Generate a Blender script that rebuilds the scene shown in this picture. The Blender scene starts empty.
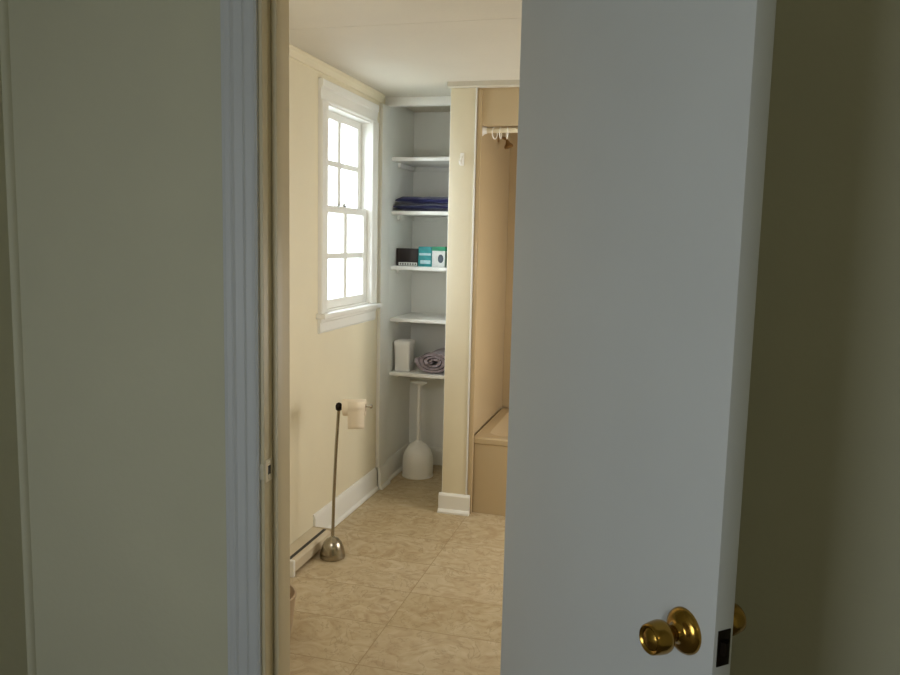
import bpy, bmesh, math, random
from mathutils import Vector, Matrix
random.seed(4)
S = bpy.context.scene
C = S.collection
PI = math.pi

# ------------------------------------------------------------------ materials
def srgb(h):
    v = [int(h[i:i+2], 16)/255 for i in (0, 2, 4)]
    return tuple((c/12.92 if c <= .04045 else ((c+.055)/1.055)**2.4) for c in v) + (1,)

def mat(name, col, rough=.6, metal=0., bump=0., bscale=60., var=0., vscale=4., coat=0., spec=.5, sheen=0.):
    m = bpy.data.materials.new(name); m.use_nodes = True
    nt = m.node_tree; b = nt.nodes['Principled BSDF']
    c = srgb(col) if isinstance(col, str) else col
    b.inputs['Base Color'].default_value = c
    b.inputs['Roughness'].default_value = rough
    b.inputs['Metallic'].default_value = metal
    b.inputs['Specular IOR Level'].default_value = spec
    b.inputs['Coat Weight'].default_value = coat
    b.inputs['Sheen Weight'].default_value = sheen
    tc = nt.nodes.new('ShaderNodeTexCoord')
    n = nt.nodes.new('ShaderNodeTexNoise'); n.inputs['Scale'].default_value = vscale; n.inputs['Detail'].default_value = 5
    nt.links.new(tc.outputs['Object'], n.inputs['Vector'])
    r = nt.nodes.new('ShaderNodeValToRGB')
    k = max(var, .01)
    r.color_ramp.elements[0].position = .3; r.color_ramp.elements[1].position = .7
    r.color_ramp.elements[0].color = tuple(x*(1-k) for x in c[:3]) + (1,)
    r.color_ramp.elements[1].color = tuple(min(1, x*(1+k)) for x in c[:3]) + (1,)
    nt.links.new(n.outputs['Fac'], r.inputs['Fac']); nt.links.new(r.outputs['Color'], b.inputs['Base Color'])
    if bump:
        n2 = nt.nodes.new('ShaderNodeTexNoise'); n2.inputs['Scale'].default_value = bscale; n2.inputs['Detail'].default_value = 3
        nt.links.new(tc.outputs['Object'], n2.inputs['Vector'])
        bp = nt.nodes.new('ShaderNodeBump'); bp.inputs['Strength'].default_value = bump; bp.inputs['Distance'].default_value = .003
        nt.links.new(n2.outputs['Fac'], bp.inputs['Height']); nt.links.new(bp.outputs['Normal'], b.inputs['Normal'])
    return m

M = {}
M['hall_wall'] = mat('hall_paint', 'C0BEA8', .7, bump=.25, bscale=45, var=.02)
M['hall_dim'] = M['hall_wall']
M['hall_trim'] = mat('hall_trim_paint', 'C0C3C6', .5, bump=.1, bscale=30, var=.02)
M['jamb'] = mat('jamb_paint', 'CFC3A4', .45, bump=.1, bscale=30, var=.02)
M['door'] = mat('door_paint', 'CCCFD0', .55, bump=.12, bscale=25, var=.02)
M['cream'] = mat('cream_paint', 'DED5BA', .5, bump=.15, bscale=40, var=.02)
M['white'] = mat('white_gloss_paint', 'E4E3DC', .32, bump=.1, bscale=30, var=.015)
M['closet'] = mat('closet_white_paint', 'EAEAE4', .5, bump=.15, bscale=30, var=.03)
M['ceiling'] = mat('ceiling_paint', 'C6C0B0', .7, bump=.25, bscale=60, var=.02)
M['tan'] = mat('almond_acrylic', 'BBA682', .4, var=.03, vscale=2, coat=.2)
M['brass'] = mat('polished_brass', 'A8853F', .2, 1., var=.08, vscale=20)
M['bronze'] = mat('dark_bronze', '241C14', .4, .8, var=.1, vscale=40)
M['brown'] = mat('brown_metal', '8A6A3C', .45, .3, var=.1)
M['nickel'] = mat('satin_nickel', 'E6DFCC', .3, .5, var=.05, vscale=30)
M['steel'] = mat('brushed_nickel', 'A39C8C', .25, 1., var=.08, vscale=30)
M['black'] = mat('black_plastic', '15110F', .4)
M['shelf'] = mat('shelf_white_paint', 'F0EFEA', .3, var=.015)
M['plastic'] = mat('white_plastic', 'EDEBE4', .35, var=.02, vscale=8)
M['paper'] = mat('tissue_paper', 'E3D6BF', .9, bump=.3, bscale=200, var=.03)
M['navy'] = mat('navy_terry', '0E1044', .95, bump=.8, bscale=220, var=.15, vscale=60, sheen=.3)
M['mauve'] = mat('mauve_terry', '9A8C92', .95, bump=1., bscale=220, var=.3, vscale=60, sheen=.3)
M['darkbox'] = mat('dark_brown_card', '1D0F0D', .45, var=.3, vscale=30)
M['teal'] = mat('teal_card', '2C9CA2', .45, var=.2, vscale=25)
M['pale'] = mat('pale_blue_print', 'BFE3EA', .5, var=.15, vscale=40)
M['green'] = mat('green_card', '1F8F66', .45, var=.2, vscale=25)
M['card'] = mat('white_card', 'E8EBE8', .5, var=.08, vscale=50)
M['grey'] = mat('grey_print', '44505A', .5, var=.2, vscale=60)
M['bin'] = mat('beige_plastic', 'B59F84', .5, var=.05)
M['heater'] = mat('beige_enamel', 'C9BCA2', .4, var=.05)
M['ground'] = mat('pale_concrete', 'C9CCC9', .9, bump=.4, var=.1, vscale=.5)
M['carpet'] = mat('brown_carpet', '6E6556', .95, bump=.6, bscale=300, var=.2, vscale=90)

def glass():
    m = bpy.data.materials.new('window_glass'); m.use_nodes = True
    nt = m.node_tree; nt.nodes.clear()
    o = nt.nodes.new('ShaderNodeOutputMaterial'); mx = nt.nodes.new('ShaderNodeMixShader')
    t = nt.nodes.new('ShaderNodeBsdfTransparent'); g = nt.nodes.new('ShaderNodeBsdfGlossy')
    t.inputs['Color'].default_value = (.96, .98, 1, 1); g.inputs['Roughness'].default_value = .02
    lw = nt.nodes.new('ShaderNodeLayerWeight'); lw.inputs['Blend'].default_value = .5
    pw = nt.nodes.new('ShaderNodeMath'); pw.operation = 'POWER'; pw.inputs[1].default_value = 4; nt.links.new(lw.outputs['Facing'], pw.inputs[0])
    fr = nt.nodes.new('ShaderNodeMath'); fr.operation = 'MULTIPLY_ADD'; fr.inputs[1].default_value = .3; fr.inputs[2].default_value = .04; nt.links.new(pw.outputs[0], fr.inputs[0])
    nt.links.new(fr.outputs[0], mx.inputs[0]); nt.links.new(t.outputs[0], mx.inputs[1]); nt.links.new(g.outputs[0], mx.inputs[2])
    nt.links.new(mx.outputs[0], o.inputs[0]); return m
M['glass'] = glass()

def tile():
    m = bpy.data.materials.new('marbled_floor_tile'); m.use_nodes = True
    nt = m.node_tree; b = nt.nodes['Principled BSDF']; L = nt.links.new
    N = nt.nodes.new
    tc = N('ShaderNodeTexCoord')
    sx = N('ShaderNodeSeparateXYZ'); L(tc.outputs['Object'], sx.inputs[0])
    def m1(op, a, v=None):
        n = N('ShaderNodeMath'); n.operation = op
        L(a, n.inputs[0])
        if v is not None:
            if isinstance(v, (int, float)): n.inputs[1].default_value = v
            else: L(v, n.inputs[1])
        return n.outputs[0]
    T = .31
    def grout(axis, off, T=.31):
        a = m1('ADD', sx.outputs[axis], off); a = m1('DIVIDE', a, T); fl = m1('FLOOR', a)
        fr = m1('SUBTRACT', a, fl); h = m1('SUBTRACT', fr, .5); h = m1('ABSOLUTE', h)
        return m1('GREATER_THAN', h, .5-.002/T), fl
    gx, ix = grout('X', .99+6.2, .62); gy, iy = grout('Y', -2.53 + 3.1)
    g = m1('MAXIMUM', gx, gy)
    # per tile tint
    cb = N('ShaderNodeCombineXYZ'); L(ix, cb.inputs[0]); L(iy, cb.inputs[1])
    wn = N('ShaderNodeTexWhiteNoise'); L(cb.outputs[0], wn.inputs['Vector'])
    n1 = N('ShaderNodeTexNoise'); n1.inputs['Scale'].default_value = 11; n1.inputs['Detail'].default_value = 8; n1.inputs['Distortion'].default_value = 1.6
    add = N('ShaderNodeVectorMath'); add.operation = 'ADD'; L(tc.outputs['Object'], add.inputs[0])
    sc = N('ShaderNodeVectorMath'); sc.operation = 'SCALE'; L(wn.outputs['Color'], sc.inputs[0]); sc.inputs['Scale'].default_value = 5
    L(sc.outputs[0], add.inputs[1]); L(add.outputs[0], n1.inputs['Vector'])
    r = N('ShaderNodeValToRGB'); L(n1.outputs['Fac'], r.inputs['Fac'])
    e = r.color_ramp.elements
    e[0].position = .3; e[0].color = srgb('B09772')
    e[1].position = .72; e[1].color = srgb('CBBB9B')
    x = e.new(.5); x.color = srgb('BFAC88')
    # soft veins
    n2 = N('ShaderNodeTexNoise'); n2.inputs['Scale'].default_value = 5; n2.inputs['Detail'].default_value = 6; n2.inputs['Distortion'].default_value = 2.5
    L(add.outputs[0], n2.inputs['Vector'])
    v = m1('SUBTRACT', n2.outputs['Fac'], .5); v = m1('ABSOLUTE', v); v = m1('LESS_THAN', v, .012); v = m1('MULTIPLY', v, .35)
    mx = N('ShaderNodeMix'); mx.data_type = 'RGBA'; L(v, mx.inputs[0]); L(r.outputs['Color'], mx.inputs[6]); mx.inputs[7].default_value = srgb('8F7650')
    tm = N('ShaderNodeMix'); tm.data_type = 'RGBA'; tm.inputs[0].default_value = .07; L(mx.outputs[2], tm.inputs[6])
    tg = m1('MULTIPLY', wn.outputs['Value'], .6)
    cg = N('ShaderNodeCombineXYZ'); [L(tg, cg.inputs[i]) for i in range(3)]
    L(cg.outputs[0], tm.inputs[7])
    gm = N('ShaderNodeMix'); gm.data_type = 'RGBA'; gf = m1('MULTIPLY', g, .55); L(gf, gm.inputs[0]); L(tm.outputs[2], gm.inputs[6]); gm.inputs[7].default_value = srgb('8B7148')
    L(gm.outputs[2], b.inputs['Base Color'])
    bp = N('ShaderNodeBump'); bp.inputs['Distance'].default_value = .002; bp.inputs['Strength'].default_value = .5
    hh = m1('SUBTRACT', n1.outputs['Fac'], g); L(hh, bp.inputs['Height']); L(bp.outputs['Normal'], b.inputs['Normal'])
    b.inputs['Roughness'].default_value = .5
    return m
M['tile'] = tile()

# ------------------------------------------------------------------ mesh helpers
def box(bm, x0, x1, y0, y1, z0, z1, bev=0., seg=2):
    vs = [bm.verts.new((x, y, z)) for x in (min(x0, x1), max(x0, x1)) for y in (min(y0, y1), max(y0, y1)) for z in (min(z0, z1), max(z0, z1))]
    F = [(0, 1, 3, 2), (4, 6, 7, 5), (0, 4, 5, 1), (2, 3, 7, 6), (0, 2, 6, 4), (1, 5, 7, 3)]
    fs = [bm.faces.new([vs[i] for i in f]) for f in F]
    if bev:
        es = list({e for f in fs for e in f.edges})
        bmesh.ops.bevel(bm, geom=es, offset=bev, segments=seg, profile=.6, affect='EDGES')

def prism(bm, pts, axis, a0, a1):
    """closed 2-D outline pts extruded along an axis (0 x, 1 y, 2 z); pts are the two other coords in order"""
    def P(p, a):
        q = list(p); q.insert(axis, a); return q
    lo = [bm.verts.new(P(p, a0)) for p in pts]; hi = [bm.verts.new(P(p, a1)) for p in pts]
    n = len(pts)
    for i in range(n):
        bm.faces.new((lo[i], lo[(i+1) % n], hi[(i+1) % n], hi[i]))
    bm.faces.new(lo[::-1]); bm.faces.new(hi)

def lathe(bm, prof, mtx=Matrix(), seg=40, cap=True):
    """prof: (radius, height) list revolved about local z, then transformed"""
    rings = []
    for r, h in prof:
        rings.append([bm.verts.new(mtx @ Vector((r*math.cos(2*PI*i/seg), r*math.sin(2*PI*i/seg), h))) for i in range(seg)])
    for a, b in zip(rings, rings[1:]):
        for i in range(seg):
            bm.faces.new((a[i], a[(i+1) % seg], b[(i+1) % seg], b[i]))
    if cap:
        bm.faces.new(rings[0][::-1]); bm.faces.new(rings[-1])

def tube(bm, pts, r, seg=14):
    pts = [Vector(p) for p in pts]
    rings = []; prev = None
    for i, p in enumerate(pts):
        t = (pts[min(i+1, len(pts)-1)] - pts[max(i-1, 0)]).normalized()
        u = (prev - t*prev.dot(t)) if prev is not None else t.orthogonal()
        u.normalize(); prev = u; v = t.cross(u)
        rr = r[i] if isinstance(r, (list, tuple)) else r
        rings.append([bm.verts.new(p + (u*math.cos(2*PI*k/seg) + v*math.sin(2*PI*k/seg))*rr) for k in range(seg)])
    for a, b in zip(rings, rings[1:]):
        for i in range(seg):
            bm.faces.new((a[i], a[(i+1) % seg], b[(i+1) % seg], b[i]))
    bm.faces.new(rings[0][::-1]); bm.faces.new(rings[-1])

def obj(name, bm, m, parent=None, smooth=None):
    bmesh.ops.recalc_face_normals(bm, faces=bm.faces[:])
    me = bpy.data.meshes.new(name); bm.to_mesh(me); bm.free()
    me.materials.append(M[m] if isinstance(m, str) else m)
    if smooth is not None:
        for p in me.polygons: p.use_smooth = True
        me.set_sharp_from_angle(angle=math.radians(smooth))
    o = bpy.data.objects.new(name, me); C.objects.link(o)
    if parent:
        o.parent = parent
        if parent.type == 'EMPTY' or True:
            w = Matrix.Identity(4)
            p = parent
            chain = []
            while p: chain.append(p); p = p.parent
            for q in reversed(chain): w = w @ Matrix.LocRotScale(q.location, q.rotation_euler, q.scale)
            o.data.transform(w.inverted())
    return o

def struct(name, bm, m, parent=None, smooth=None, label=None):
    o = obj(name, bm, m, parent, smooth)
    if not parent: o['kind'] = 'structure'
    if label: o['label'] = label
    if not parent: o['category'] = name.split('_')[0]
    return o
def tag(o, label, cat, group=None):
    o['label'] = label; o['category'] = cat
    if group: o['group'] = group
    return o
def thing(name, loc, label, cat, group=None, rot=0):
    o = bpy.data.objects.new(name, None); C.objects.link(o); o.empty_display_size = .05
    o.location = loc; o.rotation_euler = (0, 0, rot)
    return tag(o, label, cat, group)
B = bmesh.new
def bx(name, dims, m, parent=None, bev=0., smooth=None):
    b = B(); box(b, *dims, bev=bev); return obj(name, b, m, parent, 40 if bev else None)

# ------------------------------------------------------------------ plan (metres; camera over the origin)
XL = -1.64; YD = 1.78; YI = 1.92; CZ = 2.354
WY0, WY1, WZ0, WZ1 = 3.70, 4.33, 1.15, 2.185       # bathroom window opening
JX = -.954; HX = -.295                              # door opening
OT = 2.46                                          # hall ceiling height
DH = 2.15

# floors
b = B(); box(b, -1.78, .66, 1.85, 5.22, -.12, 0); struct('floor', b, 'tile', label='marbled beige tile bathroom floor')
b = B(); box(b, -1.84, 1.75, -2.4, 1.85, -.12, 0); struct('floor', b, 'carpet', label='hall floor')
# bathroom ceiling in two boards with a fine seam
b = B(); box(b, -1.78, .66, 1.92, 3.035, CZ, CZ+.1); box(b, -1.78, .66, 3.038, 5.22, CZ, CZ+.1); box(b, -1.78, .66, 3.03, 3.045, CZ+.003, CZ+.09); box(b, -1.15, .52, 4.150, 5.1, CZ-.024, CZ+.001)
struct('ceiling', b, 'ceiling', label='cream bathroom ceiling with a fine board seam')
b = B(); box(b, -1.84, 1.75, -2.4, 1.92, OT, OT+.1); struct('ceiling', b, 'hall_wall', label='hall ceiling')

# bathroom left wall with the window opening
b = B()
box(b, XL-.14, XL, YI, WY0, 0, CZ); box(b, XL-.14, XL, WY1, 5.22, 0, CZ)
box(b, XL-.14, XL, WY0, WY1, 0, WZ0); box(b, XL-.14, XL, WY0, WY1, WZ1, CZ)
struct('wall_left', b, 'cream', label='cream bathroom wall with the window')
b = B(); box(b, XL, -1.0, 5.10, 5.22, 0, CZ); struct('wall_back', b, 'closet', label='white back wall of the shelf closet')
b = B(); box(b, -1.0, .52, 5.10, 5.22, 0, CZ); struct('wall_back', b, 'cream', label='wall behind the tub')
b = B(); box(b, .52, .66, YI, 5.22, 0, CZ); struct('wall_right', b, 'cream', label='right bathroom wall')
b = B(); box(b, -1.143, -1.0, 4.20, 5.10, 0, CZ-.024, bev=.004); struct('wall_partition', b, 'cream', label='cream partition between the shelf closet and the tub', smooth=40)
# thin white liner inside the closet (painted faces)
b = B(); box(b, XL, XL+.006, 4.60, 5.10, 0, CZ); box(b, -1.149, -1.143, 4.215, 5.10, 0, CZ-.024); struct('trim_1', b, 'closet', label='white painted side boards inside the shelf closet')
# corner frame board and header of the closet
b = B()
box(b, XL, XL+.022, 4.455, 4.60, 0, 2.305, bev=.003)
box(b, XL, -1.156, 4.55, 4.60, 2.305, CZ, bev=.002)
struct('trim_2', b, 'white', smooth=40, label='white frame board and header around the shelf closet')

# hall wall (door wall): front skin hall paint, back skin cream
b = B()
box(b, -1.84, JX-.02, YD, YI-.01, 0, OT); box(b, HX+.02, 1.75, YD, YI-.01, 0, OT); box(b, JX-.02, HX+.02, YD, YI-.01, DH+.02, OT)
struct('wall_door', b, 'hall_wall', label='hall wall around the bathroom doorway')
b = B()
box(b, XL, JX-.02, YI-.01, YI, 0, CZ); box(b, HX+.02, .52, YI-.01, YI, 0, CZ); box(b, JX-.02, HX+.02, YI-.01, YI, DH+.02, CZ)
struct('wall_front', b, 'cream', label='bathroom side of the door wall')
b = B()   # left wall of the hall
box(b, -1.84, -1.70, -2.4, YD, 0, OT)
struct('wall_hall_left', b, 'hall_wall', label='left wall of the hall')
b = B(); box(b, 1.6, 1.75, -2.4, YD, 0, OT); struct('wall_hall_right', b, 'hall_wall', label='right wall of the hall')
b = B(); box(b, -1.7, 1.6, -2.4, -2.25, 0, OT); struct('wall_hall_back', b, 'hall_wall', label='hall wall behind the viewer')
# corner bead of the hall (left) : small quarter strip
b = B(); prism(b, [(-1.70, YD), (-1.70, YD-.016), (-1.692, YD-.014), (-1.686, YD-.008), (-1.684, YD)], 2, 0, OT)
struct('trim_3', b, 'hall_wall', label='thin corner strip at the hall corner', smooth=60)

# ------------------------------------------------------------------ door frame
b = B()
# hall casing: profiled, left, right, head
def casing_prof(x0, s, y):      # x0 inner edge, s=-1 goes left
    w = [(0, 0), (0, .010), (.006, .014), (.012, .012), (.016, .012), (.030, .014), (.034, .017), (.038, .014), (.058, .016), (.064, .020), (.070, .018), (.080, .021), (.090, .019), (.094, .012), (.094, 0)]
    return [(x0 + s*a, y - d) for a, d in w]
prism(b, casing_prof(JX-.010, -1, YD), 2, 0, DH+.1)
prism(b, casing_prof(HX+.010, 1, YD), 2, 0, DH+.1)
hp = [(y, z) for (z, y) in casing_prof(DH+.006, 1, YD)]
prism(b, hp, 0, JX-.104, HX+.104)
struct('trim_4', b, 'hall_trim', label='moulded door casing on the hall side', smooth=25)
b = B()
st = .016                                          # stop thickness
Y1 = YD+.042
box(b, JX-.02, JX, YD-.001, YI+.001, 0, DH+.02, bev=.002); box(b, HX, HX+.02, YD-.001, YI+.001, 0, DH+.02, bev=.002)
box(b, JX, HX, YD-.001, YI+.001, DH, DH+.02, bev=.002)
box(b, JX, JX+st, Y1, Y1+.038, 0, DH, bev=.003); box(b, HX-st, HX, Y1, Y1+.038, 0, DH, bev=.003); box(b, JX+st, HX-st, Y1, Y1+.038, DH-st, DH, bev=.003)
jamb = struct('trim_5', b, 'jamb', smooth=40, label='tan painted door jamb with stop')
b = B()  # bathroom side casing
for s, x in ((-1, JX-.006), (1, HX+.006)):
    box(b, x, x+s*.07, YI, YI+.016, 0, DH+.07, bev=.004)
box(b, JX-.006, HX+.006, YI, YI+.016, DH+.006, DH+.07, bev=.004)
struct('trim_6', b, 'jamb', smooth=40, label='door casing on the bathroom side')
# strike plate
sp = thing('strike_plate', (JX, YD, .93), 'pale metal strike plate set in the left door jamb', 'strike plate')
b = B()
zc = .93
box(b, JX-.001, JX+.002, YD+.004, YD+.038, zc-.029, zc-.012); box(b, JX-.001, JX+.002, YD+.004, YD+.038, zc+.012, zc+.029)
box(b, JX-.001, JX+.002, YD+.004, YD+.014, zc-.012, zc+.012); box(b, JX-.001, JX+.002, YD+.030, YD+.038, zc-.012, zc+.012)
prism(b, [(JX-.012, YD-.006), (JX-.004, YD-.003), (JX+.002, YD+.004), (JX, YD+.006), (JX-.005, YD), (JX-.012, YD-.003)], 2, zc-.020, zc+.020)
obj('plate', b, 'nickel', sp)
bx('latch_hole', (JX, JX+.0012, YD+.014, YD+.030, zc-.012, zc+.012), 'black', sp)
for dz in (-.021, .021):
    b = B(); lathe(b, [(.0001, 0), (.004, 0), (.0036, .0015), (.0001, .002)], Matrix.Translation((JX+.002, YD+.021, zc+dz)) @ Matrix.Rotation(PI/2, 4, 'Y'), 12, False)
    obj('screw', b, 'nickel', sp, 60)

# ------------------------------------------------------------------ door leaf
TH = math.radians(48.5); LEN = .651; TK = .040
hc = Vector((-.323, 1.745, 0))                     # hinge end of the bathroom-side face
door = bpy.data.objects.new('door_1', None); C.objects.link(door); door.empty_display_size = .1
door.location = hc; door.rotation_euler = (0, 0, -TH)
door['kind'] = 'structure'; door['category'] = 'door'; door['label'] = 'open white slab bathroom door with a brass knob'
DM = Matrix.Translation(hc) @ Matrix.Rotation(-TH, 4, 'Z')   # local: x along the leaf, +y thickness toward the hall face, z up
def dobj(name, bm, m, smooth=None, parent=None):
    bmesh.ops.transform(bm, matrix=DM, verts=bm.verts[:])
    return obj(name, bm, m, parent or door, smooth)
b = B(); box(b, 0, LEN, 0, TK, .012, DH-.004, bev=.0025); dobj('door_slab', b, 'door', 40)
KZ = .895; KX = LEN-.065
def knob_parts(side):
    # side -1: bathroom face (local y<0), +1: hall face
    base = Matrix.Translation((KX, 0 if side < 0 else TK, KZ)) @ Matrix.Rotation(PI/2 if side < 0 else -PI/2, 4, 'X')
    b = B(); lathe(b, [(.0385, 0), (.0385, .003), (.037, .006), (.033, .010), (.027, .013), (.021, .0145), (.016, .018), (.0135, .024)], base, 48)
    ro = dobj('rosette', b, 'brass', 50)
    b = B(); lathe(b, [(.012, .020), (.0125, .030), (.015, .035), (.021, .039), (.0262, .045), (.0275, .051), (.0270, .060), (.0255, .069), (.0245, .0745), (.0225, .0765), (.0195, .0750), (.0175, .0730), (.0160, .0735), (.0130, .0765), (.0001, .0775)], base, 48, False)
    kn = dobj('knob', b, 'brass', 50)
    return ro, kn
knob_parts(-1); knob_parts(1)
b = B(); box(b, LEN, LEN+.0022, .007, TK-.007, KZ-.030-.002, KZ+.028, bev=.0008)
lp = dobj('latch_plate', b, 'bronze', 40); lp['label'] = 'dark latch plate in the door edge'
b = B(); prism(b, [(LEN+.001, .011), (LEN+.013, .013), (LEN+.013, .017), (LEN+.001, .030)], 2, KZ-.011, KZ+.011)
dobj('latch_bolt', b, 'bronze', None, lp)
for hz in (.22, 1.08, 1.93):
    b = B(); tube(b, [(-.006, TK+.005, hz-.045), (-.006, TK+.005, hz+.045)], .006, 14); box(b, -.004, .0, .004, TK, hz-.045, hz+.045)
    dobj('hinge', b, 'brass', 50)

# ------------------------------------------------------------------ window_1 on the left wall
win = bpy.data.objects.new('window_1', None); C.objects.link(win); win.location = (XL, (WY0+WY1)/2, WZ0)
win['kind'] = 'structure'; win['category'] = 'window'; win['label'] = 'white double-hung sash window with four panes in each sash'
CW = .075
def cas_y(y0, s):   # casing profile in (x, y): y0 inner edge, direction s, protrudes +x
    return [(XL + d, y0 + s*a) for a, d in [(0, 0), (0, .012), (.006, .016), (.018, .013), (.050, .017), (.058, .023), (.088, .024), (.092, .018), (.092, 0)]]
b = B()
prism(b, cas_y(WY0+.002, -1), 2, WZ0, WZ1-.002)
prism(b, [(x, y) for x, y in cas_y(WY1-.01, 1)][:-2] + [(XL+.018, WY1+.06), (XL, WY1+.06)] if False else [(XL, WY1-.01), (XL+.012, WY1-.01), (XL+.016, WY1-.004), (XL+.013, WY1+.006), (XL+.018, WY1+.036), (XL+.024, WY1+.044), (XL+.024, WY1+.056), (XL, WY1+.056)], 2, WZ0, WZ1-.002)
prism(b, [(XL, WZ1-.002), (XL+.012, WZ1-.002), (XL+.016, WZ1+.004), (XL+.013, WZ1+.018), (XL+.017, WZ1+.054), (XL+.023, WZ1+.062), (XL+.024, WZ1+.094), (XL+.018, WZ1+.098), (XL, WZ1+.098)], 1, WY0-.090, WY1+.056)
obj('casing', b, 'white', win, 25)
b = B()   # jambs / reveal
box(b, XL-.14, XL+.001, WY0-.0, WY0+.012, WZ0, WZ1); box(b, XL-.14, XL+.001, WY1-.012, WY1, WZ0, WZ1); box(b, XL-.14, XL+.001, WY0, WY1, WZ1-.012, WZ1); box(b, XL-.14, XL+.001, WY0, WY1, WZ0-.001, WZ0+.012)
obj('window_frame', b, 'white', win)
iy0, iy1 = WY0+.012, WY1-.012
def sash(name, xa, xb, z0, z1, rail_b, rail_t):
    b = B(); s = .052
    box(b, xa, xb, iy0, iy0+s, z0, z1, bev=.003); box(b, xa, xb, iy1-s, iy1, z0, z1, bev=.003)
    box(b, xa, xb, iy0+s, iy1-s, z0, z0+rail_b, bev=.003); box(b, xa, xb, iy0+s, iy1-s, z1-rail_t, z1, bev=.003)
    so = obj(name, b, 'white', win, 40)
    ym = (iy0+iy1)/2; zm = (z0+rail_b+z1-rail_t)/2; xm = (xa+xb)/2
    b = B(); box(b, xm-.012, xm+.012, ym-.022, ym+.022, z0+rail_b, z1-rail_t, bev=.003); box(b, xm-.0115, xm+.0115, iy0+s, iy1-s, zm-.015, zm+.015, bev=.003)
    obj('muntin', b, 'white', so)
    b = B(); box(b, xm-.002, xm+.002, iy0+s-.004, iy1-s+.004, z0+rail_b-.004, z1-rail_t+.004); obj('pane', b, 'glass', so)
    return so
lo = sash('lower_sash', -1.690, -1.658, WZ0+.012, 1.690, .048, .036)
up = sash('upper_sash', -1.728, -1.696, 1.655, WZ1-.012, .034, .040)
b = B(); box(b, -1.684, -1.664, 3.99, 4.03, 1.690, 1.698, bev=.002); lathe(b, [(.010, 1.697), (.010, 1.704), (.006, 1.707)], Matrix.Translation((-1.674, 4.01, 0)), 16); box(b, -1.69, -1.670, 4.005, 4.035, 1.703, 1.709, bev=.002)
obj('sash_lock', b, 'steel', win, 50)
b = B(); box(b, XL-.03, XL+.050, WY0-.110, WY1+.075, WZ0-.024, WZ0+.002, bev=.006, seg=3); obj('window_sill', b, 'white', win, 40)
b = B(); prism(b, [(XL, WZ0-.024), (XL+.020, WZ0-.024), (XL+.020, WZ0-.040), (XL+.015, WZ0-.046), (XL+.015, WZ0-.088), (XL+.009, WZ0-.098), (XL, WZ0-.1)], 1, WY0-.092, WY1+.06); obj('apron', b, 'white', win, 25)

# ------------------------------------------------------------------ mouldings
b = B()
prof = [(XL, 0), (XL+.026, 0), (XL+.026, .010), (XL+.018, .020), (XL+.014, .022), (XL+.014, .112), (XL+.010, .124), (XL+.006, .136), (XL, .138)]
prism(b, prof, 1, 3.56, 4.455)
struct('baseboard_left', b, 'white', smooth=25, label='white baseboard under the window')
b = B()
prism(b, [(x+.006 if x > XL else x, z) for x, z in prof], 1, 4.605, 5.10)
prism(b, [(x+.022 if x > XL else x, z) for x, z in prof], 1, 4.455, 4.605)
struct('baseboard_closet', b, 'white', smooth=25, label='white baseboard inside the shelf closet')
b = B(); prism(b, [(5.10, 0), (5.086, 0), (5.086, .10), (5.09, .12), (5.10, .125)], 0, -1.60, -1.156); struct('baseboard_back', b, 'closet', label='baseboard across the closet back')
b = B()
prism(b, [(4.20, 0), (4.168, 0), (4.168, .010), (4.178, .020), (4.187, .022), (4.187, .098), (4.192, .108), (4.20, .112)], 0, -1.160, -.980)
struct('baseboard_partition', b, 'white', smooth=25, label='white baseboard on the partition end')
b = B(); box(b, -1.007, -.998, 4.194, 4.203, .11, CZ-.024, bev=.002); struct('trim_7', b, 'white', smooth=50, label='thin white corner bead on the partition')
b = B(); prism(b, [(XL, CZ), (XL+.030, CZ), (XL+.030, CZ-.006), (XL+.020, CZ-.014), (XL+.014, CZ-.030), (XL+.010, CZ-.040), (XL, CZ-.042)], 1, YI, 4.475)
struct('trim_8', b, 'cream', smooth=25, label='slim crown moulding over the window')
b = B(); prism(b, [(XL, .0), (XL+.014, 0), (XL+.014, .112), (XL+.006, .136), (XL, .138)], 1, YI, 2.2); struct('baseboard_left', b, 'white', smooth=25, label='baseboard near the doorway')

# ------------------------------------------------------------------ closet shelves (five)
SH = [(2.010, 'topmost closet shelf, white and empty'), (1.688, 'white closet shelf carrying the navy folded towel'), (1.350, 'white closet shelf carrying the dark, teal and green boxes'),
      (1.028, 'empty white closet shelf between the boxes and the rolled towel'), (.686, 'lowest white closet shelf, under the rolled towel')]
proto = None
for z, lab in SH:
    if proto is None:
        proto = thing('closet_shelf', (-1.395, 4.66, z), lab, 'shelf', 'white shelves in the closet')
        b = B(); box(b, XL+.008, -1.151, 4.665, 5.098, z-.011, z+.011, bev=.002); obj('board', b, 'shelf', proto, 40)
        for nm, d in (('cleat', (XL+.007, XL+.025, 4.78, 5.07, z-.040, z-.0115)), ('cleat', (XL+.027, -1.18, 5.08, 5.098, z-.040, z-.0115)), ('cleat', (-1.169, -1.150, 4.78, 5.07, z-.040, z-.0115))):
            bx(nm, d, 'closet', proto, bev=.001)
    else:
        r = proto.copy(); C.objects.link(r); r.location = (-1.395, 4.66, z); r['label'] = lab
        for ch in list(proto.children):
            c = ch.copy(); C.objects.link(c); c.parent = r

# ------------------------------------------------------------------ closet contents
def jitter(bm, amp, sc=18.):
    from mathutils import noise
    for v in bm.verts:
        v.co += noise.noise_vector(v.co*sc)*amp
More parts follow.
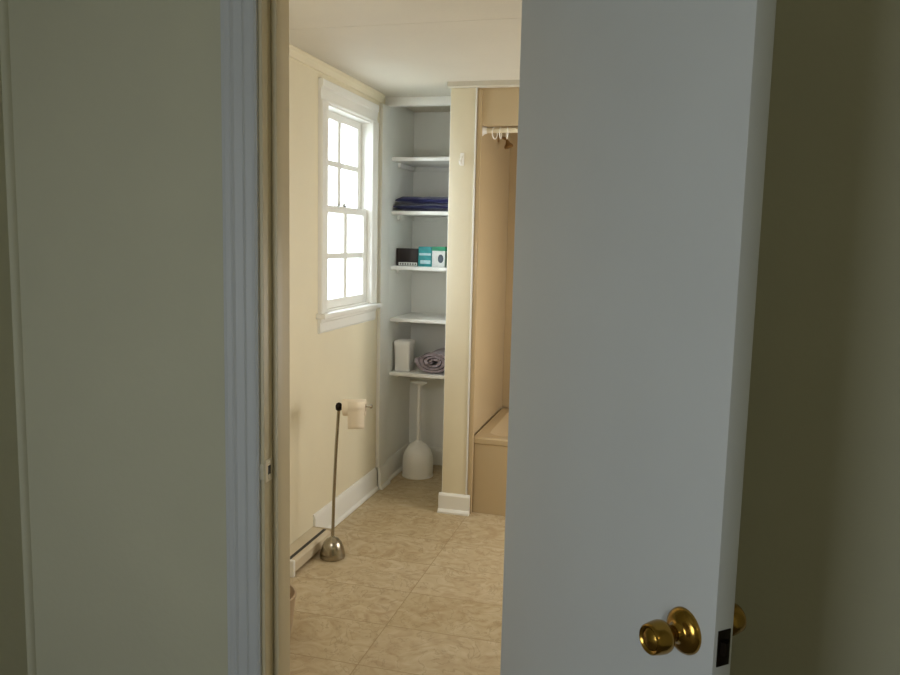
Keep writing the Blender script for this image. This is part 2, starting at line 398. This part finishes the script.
# navy towel folded in two thick layers, rounded fold to the left front
t = thing('folded_towel', (-1.45, 4.85, 1.699), 'navy blue towel folded flat on the second closet shelf from the top', 'towel')
def towel_layer(x0, x1, y0, y1, z0, z1):
    b = B(); box(b, x0, x1, y0, y1, z0, z1)
    bmesh.ops.subdivide_edges(b, edges=b.edges[:], cuts=9, use_grid_fill=True)
    cx, cy, cz = (x0+x1)/2, (y0+y1)/2, (z0+z1)/2; hx, hy, hz = (x1-x0)/2, (y1-y0)/2, (z1-z0)/2
    for v in b.verts:       # round the section towards the front and the sides
        for ax, c0, h in ((0, cx, hx), (1, cy, hy)):
            d = (abs(v.co[ax]-c0)-(h-hz))/hz
            if d > 0: v.co.z = cz + (v.co.z-cz)*math.sqrt(max(.0, 1-(d*.97)**2))
    jitter(b, .005); return b
obj('towel_fold', towel_layer(-1.628, -1.19, 4.69, 5.0, 1.7045, 1.745), 'navy', t, 60)
obj('towel_fold', towel_layer(-1.622, -1.20, 4.695, 5.0, 1.742, 1.789), 'navy', t, 60)
# dark box with a printed foot
YB = 4.76
t = thing('product_box', (-1.565, YB+.06, 1.361), 'dark brown box with a pale printed strip, left on the box shelf', 'box', 'boxes on the third closet shelf')
bx('carton', (-1.628, -1.487, YB, YB+.11, 1.361, 1.470), 'darkbox', t, bev=.002)
bx('printed_strip', (-1.612, -1.490, YB-.001, YB+.0005, 1.364, 1.384), 'card', t)
b = B()
for i in range(7): box(b, -1.604+i*.0165, -1.596+i*.0165, YB-.0016, YB-.0008, 1.369, 1.378)
obj('print', b, 'darkbox', t)
t = thing('product_box', (-1.44, YB+.05, 1.361), 'teal box with pale blue bands between the dark box and the white box', 'box', 'boxes on the third closet shelf')
bx('carton', (-1.484, -1.398, YB+.002, YB+.10, 1.361, 1.484), 'teal', t, bev=.002)
b = B(); box(b, -1.478, -1.402, YB+.0008, YB+.003, 1.430, 1.444); box(b, -1.470, -1.404, YB+.0008, YB+.003, 1.378, 1.400); obj('printed_band', b, 'pale', t)
t = thing('product_box', (-1.35, YB+.05, 1.361), 'white box with a green top and a grey oval on its front', 'box', 'boxes on the third closet shelf')
bx('carton', (-1.394, -1.312, YB, YB+.10, 1.361, 1.466), 'card', t, bev=.002)
bx('lid_band', (-1.396, -1.310, YB-.001, YB+.102, 1.460, 1.486), 'green', t, bev=.002)
b = B(); lathe(b, [(.022, 0), (.022, .001)], Matrix.Translation((-1.338, YB-.001, 1.412)) @ Matrix.Rotation(PI/2, 4, 'X') @ Matrix.Diagonal((.8, 1.2, 1, 1)), 28)
obj('oval_print', b, 'grey', t)
t = bx('product_box', (-1.300, -1.235, YB+.01, YB+.11, 1.361, 1.470), 'green', bev=.002)
tag(t, 'dark green box at the right end of the box shelf, beside the partition', 'box', 'boxes on the third closet shelf')
# white container
t = thing('storage_container', (-1.566, 4.765, .697), 'white lidded plastic container standing left of the rolled towel', 'container')
b = B()
def rrect(bm, cx, cy, hx, hy, r, zs, n=6):
    rings = []
    for z, g in zs:
        ring = []
        for qx, qy, a0 in ((1, 1, 0), (-1, 1, PI/2), (-1, -1, PI), (1, -1, 1.5*PI)):
            for k in range(n+1):
                a = a0 + PI/2*k/n
                ring.append(bm.verts.new((cx + qx*(hx+g-r) + r*math.cos(a), cy + qy*(hy+g-r) + r*math.sin(a), z)))
        rings.append(ring)
    for A, Bq in zip(rings, rings[1:]):
        for i in range(len(A)): bm.faces.new((A[i], A[(i+1) % len(A)], Bq[(i+1) % len(A)], Bq[i]))
    bm.faces.new(rings[0][::-1]); bm.faces.new(rings[-1])
rrect(b, -1.566, 4.765, .052, .055, .014, [(.6975, -.008), (.702, -.003), (.860, 0)]); obj('container_body', b, 'plastic', t, 50)
b = B(); rrect(b, -1.566, 4.765, .055, .058, .014, [(.860, 0), (.880, .0005), (.890, -.003), (.894, -.010)]); obj('lid', b, 'plastic', t, 50)
# rolled mauve towel, spiral end towards the door
t = thing('rolled_towel', (-1.345, 4.85, .6985), 'mauve grey towel rolled up on the lowest closet shelf', 'towel')
def spiral(turns, r0, r1, th, sx, cx, cz, y0, y1, ny=10):
    b = B(); N = 130; grid = []
    for j in range(ny+1):
        y = y0 + (y1-y0)*j/ny; row = []
        for i in range(N+1):
            u = i/N; a = -2.2 - u*turns*2*PI; r = r0 + (r1-r0)*u
            wob = 1+.045*math.sin(a*3+j*.7)
            for rr in (r-th/2, r+th/2):
                row.append(b.verts.new((cx + rr*sx*wob*math.cos(a), y + .004*math.sin(a*5), cz + rr*math.sin(a)*(1+.03*math.sin(a*2)))))
        grid.append(row)
    for j in range(ny):
        for i in range(N):
            p, q = 2*i, 2*i+2
            b.faces.new((grid[j][p], grid[j][q], grid[j+1][q], grid[j+1][p]))
            b.faces.new((grid[j][p+1], grid[j+1][p+1], grid[j+1][q+1], grid[j][q+1]))
        b.faces.new((grid[j][0], grid[j+1][0], grid[j+1][1], grid[j][1]))
        b.faces.new((grid[j][-1], grid[j+1][-1], grid[j+1][-2], grid[j][-2]))
    for j in (0, ny):
        for i in range(N):
            p = 2*i; f = (grid[j][p], grid[j][p+1], grid[j][p+3], grid[j][p+2]); b.faces.new(f)
    return b
b = spiral(3.2, .010, .064, .0120, 1.75, -1.350, .771, 4.69, 4.98); obj('roll', b, 'mauve', t, 60)

# ------------------------------------------------------------------ toilet brush / plunger caddy
t = thing('toilet_plunger', (-1.480, 4.82, 0), 'white domed plunger caddy with long T-topped handle under the closet shelves', 'plunger')
T = Matrix.Translation((-1.480, 4.82, 0))
b = B(); lathe(b, [(.088, 0), (.096, .004), (.099, .02), (.100, .08), (.099, .11), (.094, .142), (.083, .172), (.066, .196), (.045, .214), (.026, .224), (.018, .234), (.0001, .235)], T, 56, False)
for v in b.verts:                                     # vertical flutes on the dome
    a = math.atan2(v.co.y-4.82, v.co.x+1.480); k = 1-.012*abs(math.sin(a*9)); v.co.x = -1.480+(v.co.x+1.480)*k; v.co.y = 4.82+(v.co.y-4.82)*k
obj('caddy', b, 'plastic', t, 50)
b = B(); lathe(b, [(.101, 0), (.101, .007), (.097, .010), (.0001, .0101)], T, 56); obj('caddy_foot', b, 'plastic', t, 50)
b = B(); lathe(b, [(.0001, .228), (.013, .229), (.0125, .40), (.011, .58), (.0155, .600), (.0001, .602)], T, 24, False); obj('handle', b, 'plastic', t, 50)
b = B(); lathe(b, [(.014, .594), (.022, .598), (.050, .611), (.052, .616), (.048, .620), (.0001, .622)], T @ Matrix.Diagonal((1, .55, 1, 1)), 32, False); obj('grip', b, 'plastic', t, 50)

# ------------------------------------------------------------------ free-standing paper holder
t = thing('toilet_paper_stand', (-1.464, 3.40, 0), 'free-standing metal toilet paper holder with round weighted base', 'toilet paper holder')
T = Matrix.Translation((-1.464, 3.40, 0))
b = B(); lathe(b, [(.055, 0), (.060, .004), (.061, .012), (.058, .030), (.052, .055), (.043, .076), (.030, .092), (.014, .101), (.008, .108), (.0001, .109)], T, 48, False); obj('base', b, 'steel', t, 50)
b = B(); tube(b, [(-1.464, 3.40, .10), (-1.459, 3.40, .30), (-1.448, 3.40, .55), (-1.436, 3.40, .735)], .0075, 16); obj('pole', b, 'steel', t, 60)
b = B(); lathe(b, [(.008, .722), (.015, .728), (.016, .745), (.011, .757), (.0001, .762)], Matrix.Translation((-1.436, 3.40, 0)), 24, False); obj('finial', b, 'bronze', t, 50)
b = B(); tube(b, [(-1.436, 3.40, .744), (-1.292, 3.437, .746)], .005, 12)
lathe(b, [(.009, 0), (.010, .003), (.008, .008), (.0001, .010)], Matrix.Translation((-1.292, 3.437, .746)) @ Matrix.Rotation(PI/2, 4, 'Y'), 18, False); obj('arm', b, 'steel', t, 50)
# roll on the arm
A = Vector((-1.417, 3.4045, .738)); Bv = Vector((-1.313, 3.430, .740)); dv = (Bv-A); L = dv.length
RM = Matrix.Translation(A) @ dv.to_track_quat('Z', 'Y').to_matrix().to_4x4()
t = thing('toilet_paper_roll', tuple(A), 'cream toilet paper roll hanging on the metal stand with a loose end', 'toilet paper')
b = B(); R0 = .038
lathe(b, [(.0185, 0), (R0, 0), (R0+.001, .002), (R0+.001, L-.002), (R0, L), (.0185, L), (.0185, 0)], RM, 48, False); obj('roll', b, 'paper', t, 50)
b = B(); lathe(b, [(.0186, -.001), (.0186, L+.001), (.0165, L+.001), (.0165, -.001), (.0186, -.001)], RM, 36, False); c_ = obj('cardboard_core', b, 'bin', t, 50)
b = B(); u = dv.normalized(); pts = []; n_ = Vector((u.y, -u.x, 0)).normalized()       # sheet falling at the viewer's side
prev = None
for k in range(12):
    if k < 5: a = math.radians(60-15*k*1.0); q = n_*math.cos(a)*(R0+.002) + Vector((0, 0, 1))*math.sin(a)*(R0+.002)
    else: q = n_*(R0+.002-.0012*(k-5)) - Vector((0, 0, 1))*(.011*(k-5)*1.45)
    a0 = A + u*.028 + q; a1 = A + u*(L-.002) + q
    row = [b.verts.new(a0), b.verts.new(a1)]
    if prev: b.faces.new((prev[0], prev[1], row[1], row[0]))
    prev = row
o = obj('loose_sheet', b, 'paper', t, 60)
sm = o.modifiers.new('thick', 'SOLIDIFY'); sm.thickness = .0008

# ------------------------------------------------------------------ baseboard heater
t = thing('baseboard_heater', (-1.58, 2.8, 0), 'low beige heater strip along the wall behind the toilet paper stand', 'heater')
hy0, hy1 = 3.150, 3.553
b = B(); prism(b, [(XL+.001, .012), (XL+.085, .012), (XL+.100, .020), (XL+.100, .062), (XL+.090, .072), (XL+.078, .074), (XL+.068, .068), (XL+.060, .074), (XL+.001, .078)], 1, hy0, hy1); obj('cover', b, 'heater', t, 30)
bx('end_cap', (XL+.001, XL+.104, hy0-.020, hy0, 0, .078), 'white', t, bev=.006)
bx('end_cap', (XL+.001, XL+.104, hy1, hy1+.004, 0, .080), 'heater', t, bev=.001)
bx('air_slot', (XL+.060, XL+.077, hy0+.002, hy1-.002, .0700, .0745), 'black', t)

# ------------------------------------------------------------------ small waste bin near the doorway
t = thing('waste_bin', (-1.375, 2.56, 0), 'small round beige bin just inside the doorway, mostly hidden by the jamb', 'bin')
T = Matrix.Translation((-1.375, 2.56, 0))
b = B(); lathe(b, [(.082, 0), (.090, .004), (.104, .09), (.114, .19), (.118, .194), (.118, .200), (.111, .200), (.100, .09), (.086, .010), (.0001, .009)], T, 48, False); obj('bin_body', b, 'bin', t, 50)

# ------------------------------------------------------------------ tub and surround
t = thing('bathtub', (-.24, 4.66, 0), 'almond coloured bathtub with flat apron, right of the partition', 'bathtub')
b = B()
tx0, tx1, ty0, ty1, tz = -.985, .515, 4.235, 5.095, .438
# outer shell and sunk basin in one mesh
box_out = [(tx0, ty0), (tx1, ty0), (tx1, ty1), (tx0, ty1)]
def ring(bm, cx, cy, hx, hy, r, z, n=8):
    out = []
    for qx, qy, a0 in ((1, 1, 0), (-1, 1, PI/2), (-1, -1, PI), (1, -1, 1.5*PI)):
        for k in range(n+1):
            a = a0 + PI/2*k/n
            out.append(bm.verts.new((cx+qx*(hx-r)+r*math.cos(a), cy+qy*(hy-r)+r*math.sin(a), z)))
    return out
cx, cy, hx, hy = (tx0+tx1)/2, (ty0+ty1)/2, (tx1-tx0)/2, (ty1-ty0)/2
rs = [ring(b, cx, cy, hx-.006, hy-.006, .006, 0), ring(b, cx, cy, hx-.006, hy-.006, .006, tz-.04), ring(b, cx, cy, hx, hy, .012, tz-.034), ring(b, cx, cy, hx, hy, .012, tz-.008), ring(b, cx, cy, hx-.008, hy-.008, .012, tz),
      ring(b, cx, cy, hx-.07, hy-.07, .10, tz), ring(b, cx, cy, hx-.085, hy-.085, .11, tz-.02), ring(b, cx, cy, hx-.16, hy-.13, .13, .10), ring(b, cx, cy, hx-.22, hy-.18, .12, .07)]
for a, c in zip(rs, rs[1:]):
    for i in range(len(a)): b.faces.new((a[i], a[(i+1) % len(a)], c[(i+1) % len(a)], c[i]))
b.faces.new(rs[-1]); b.faces.new(rs[0][::-1])
obj('tub_body', b, 'tan', t, 40)
t = bpy.data.objects.new('wall_surround', None); C.objects.link(t); t.location = (-.24, 4.66, .44); t['kind'] = 'structure'; t['category'] = 'wall'; t['label'] = 'tan moulded wall surround above the bathtub'
b = B(); box(b, -.998, -.985, 4.215, 5.085, .44, 2.34, bev=.003); obj('side_panel', b, 'tan', t, 40)
b = B(); box(b, -.998, .516, 5.086, 5.098, .44, 2.32, bev=.003); obj('back_panel', b, 'tan', t, 40)
b = B(); box(b, -.999, -.972, 4.207, 4.232, 0.0, 2.32, bev=.008); obj('flange', b, 'tan', t, 50)
b = B(); box(b, -.9985, .5185, 4.222, 4.240, 2.135, CZ-.001, bev=.002); obj('top_panel', b, 'tan', t, 40)
b = B(); box(b, .504, .517, 4.24, 5.085, .44, 2.32, bev=.003); obj('side_panel', b, 'tan', t, 40)
# curtain rod
RZ = 2.118; RY = 4.262
t = thing('shower_curtain_rod', (-.23, RY, RZ), 'cream shower curtain rod across the tub opening', 'curtain rod')
b = B(); tube(b, [(-.970, RY, RZ), (.50, RY, RZ)], .0155, 24); obj('rod', b, 'cream', t, 60)
for x, s in ((-.984, 1), (.503, -1)):
    b = B(); lathe(b, [(.030, 0), (.030, .006), (.022, .014), (.0175, .03)], Matrix.Translation((x, RY, RZ)) @ Matrix.Rotation(s*PI/2, 4, 'Y'), 32); obj('flange', b, 'shelf', t, 50)
ringp = None
for k, (x, lab) in enumerate(((-.912, 'curtain ring nearest the partition on the cream rod'), (-.880, 'second curtain ring from the partition on the rod'), (-.845, 'third curtain ring from the partition, beside the open door'))):
    if ringp is None:
        b = B(); pts = [(0, math.cos(a)*.026, math.sin(a)*.030-.016) for a in [PI/2+.05 + i*(2*PI-.1)/28 for i in range(29)]]
        tube(b, pts, .0032, 8); ringp = obj('curtain_ring', b, 'plastic', None, 60); r = ringp
    else:
        r = ringp.copy(); C.objects.link(r)
    r.location = (x, RY, RZ); r.rotation_euler = (0, 0, .35*(k-1)); tag(r, lab, 'curtain ring', 'curtain rings on the tub rod')
# shower head
t = thing('shower_fixture', (-.984, 4.70, 2.10), 'small brown shower head on the partition side of the tub', 'shower head')
b = B(); tube(b, [(-.985, 4.70, 2.13), (-.960, 4.70, 2.135), (-.935, 4.70, 2.125), (-.925, 4.70, 2.110)], .008, 12); lathe(b, [(.022, 0), (.02, .004), (.010, .006)], Matrix.Translation((-.985, 4.70, 2.13)) @ Matrix.Rotation(PI/2, 4, 'Y'), 24); obj('arm', b, 'brown', t, 50)
b = B(); lathe(b, [(.010, .030), (.014, .018), (.026, .004), (.028, -.006), (.024, -.010), (.0001, -.010)], Matrix.Translation((-.920, 4.70, 2.085)) @ Matrix.Rotation(math.radians(-18), 4, 'Y'), 28, False); obj('spray_head', b, 'brown', t, 50)

# wall hook on the partition
t = thing('wall_hook', (-1.075, 4.20, 1.955), 'small white hook mounted on the end of the partition', 'hook')
b = B(); box(b, -1.083, -1.061, 4.192, 4.20, 1.925, 1.992, bev=.004); obj('back_plate', b, 'plastic', t, 40)
b = B(); tube(b, [(-1.072, 4.194, 1.972), (-1.072, 4.176, 1.962), (-1.072, 4.164, 1.945), (-1.072, 4.160, 1.930), (-1.072, 4.152, 1.934), (-1.072, 4.146, 1.946)], [.007, .0065, .006, .006, .006, .007], 12); obj('prong', b, 'plastic', t, 60)

# outside ground
b = B(); box(b, -60, 30, -40, 60, -.9, -.8); struct('ground', b, 'ground', label='pale ground outside the window')

# ------------------------------------------------------------------ light
W = bpy.data.worlds.new('sky'); S.world = W; W.use_nodes = True
bg = W.node_tree.nodes['Background']; bg.inputs['Color'].default_value = (.86, .93, 1.0, 1); bg.inputs['Strength'].default_value = 4.0
def area(name, loc, tgt, sx, sy, e, col, portal=False):
    l = bpy.data.lights.new(name, 'AREA'); l.shape = 'RECTANGLE'; l.size = sx; l.size_y = sy; l.energy = e; l.color = col
    o = bpy.data.objects.new(name, l); C.objects.link(o); o.location = loc
    o.rotation_euler = (Vector(tgt)-Vector(loc)).to_track_quat('-Z', 'Y').to_euler()
    if portal: l.cycles.is_portal = True
    return o
area('bath_window_portal', (XL-.13, 4.01, 1.67), (0, 4.01, 1.67), 1.03, .63, 1, (1, 1, 1), True).rotation_euler = (PI/2, 0, -PI/2)
area('hall_cool_fill', (-1.45, -1.1, 1.15), (-.45, -.1, .9), 1.0, 1.0, 9.2, (.88, .95, 1.0))  # unseen cool fill added for the door wall and door; hall has no window
# unseen warm point light, added in the hall to brighten its right wall
def fill_point(loc, e, col, r):
    l = bpy.data.lights.new('hall_fill', 'POINT'); l.energy = e; l.color = col; l.shadow_soft_size = r
    o = bpy.data.objects.new('hall_fill', l); C.objects.link(o); o.location = loc; return o
area('bath_right_fill', (.50, 3.85, 1.15), (-1, 3.85, 1.15), 1.0, .7, 6.8, (1, .97, .93)).rotation_euler = (PI/2, 0, PI/2)  # added fill towards the left wall; the right wall has no window
area('closet_fill', (-1.32, 1.97, 1.5), (-1.32, 3, 1.5), .5, .35, 2.1, (1, .98, .95))  # unseen fill beside the doorway, added to lift the shelf closet
fill_point((1.0, -.9, 2.1), 1.8, (1, .86, .55), .12)

# ------------------------------------------------------------------ camera
f = 794.
cd = bpy.data.cameras.new('camera'); cd.sensor_fit = 'HORIZONTAL'; cd.sensor_width = 36; cd.lens = f/900*36; cd.clip_start = .02
cam = bpy.data.objects.new('camera', cd); C.objects.link(cam); S.camera = cam
Dn = Vector((-150, 6500, f)).normalized(); Yv = Vector((215, -92, f)); Yv = (Yv - Dn*Yv.dot(Dn)).normalized(); Zv = -Dn; Xv = Yv.cross(Zv)
Rm = Matrix((Xv, Yv, Zv))                          # camera (right, down, forward) -> world
right, down, fwd = Rm.col[0], Rm.col[1], Rm.col[2]
R = Matrix((right, -down, -fwd)).transposed()
cam.matrix_world = Matrix.Translation((0, 0, 1.526)) @ R.to_4x4()

S.view_settings.view_transform = 'Standard'; S.view_settings.look = 'None'
S.view_settings.exposure = 1.5; S.view_settings.gamma = 1; S.view_settings.use_curve_mapping = False
S.cycles.use_denoising = True; S.cycles.max_bounces = 10; S.cycles.diffuse_bounces = 6; S.cycles.sample_clamp_indirect = 6
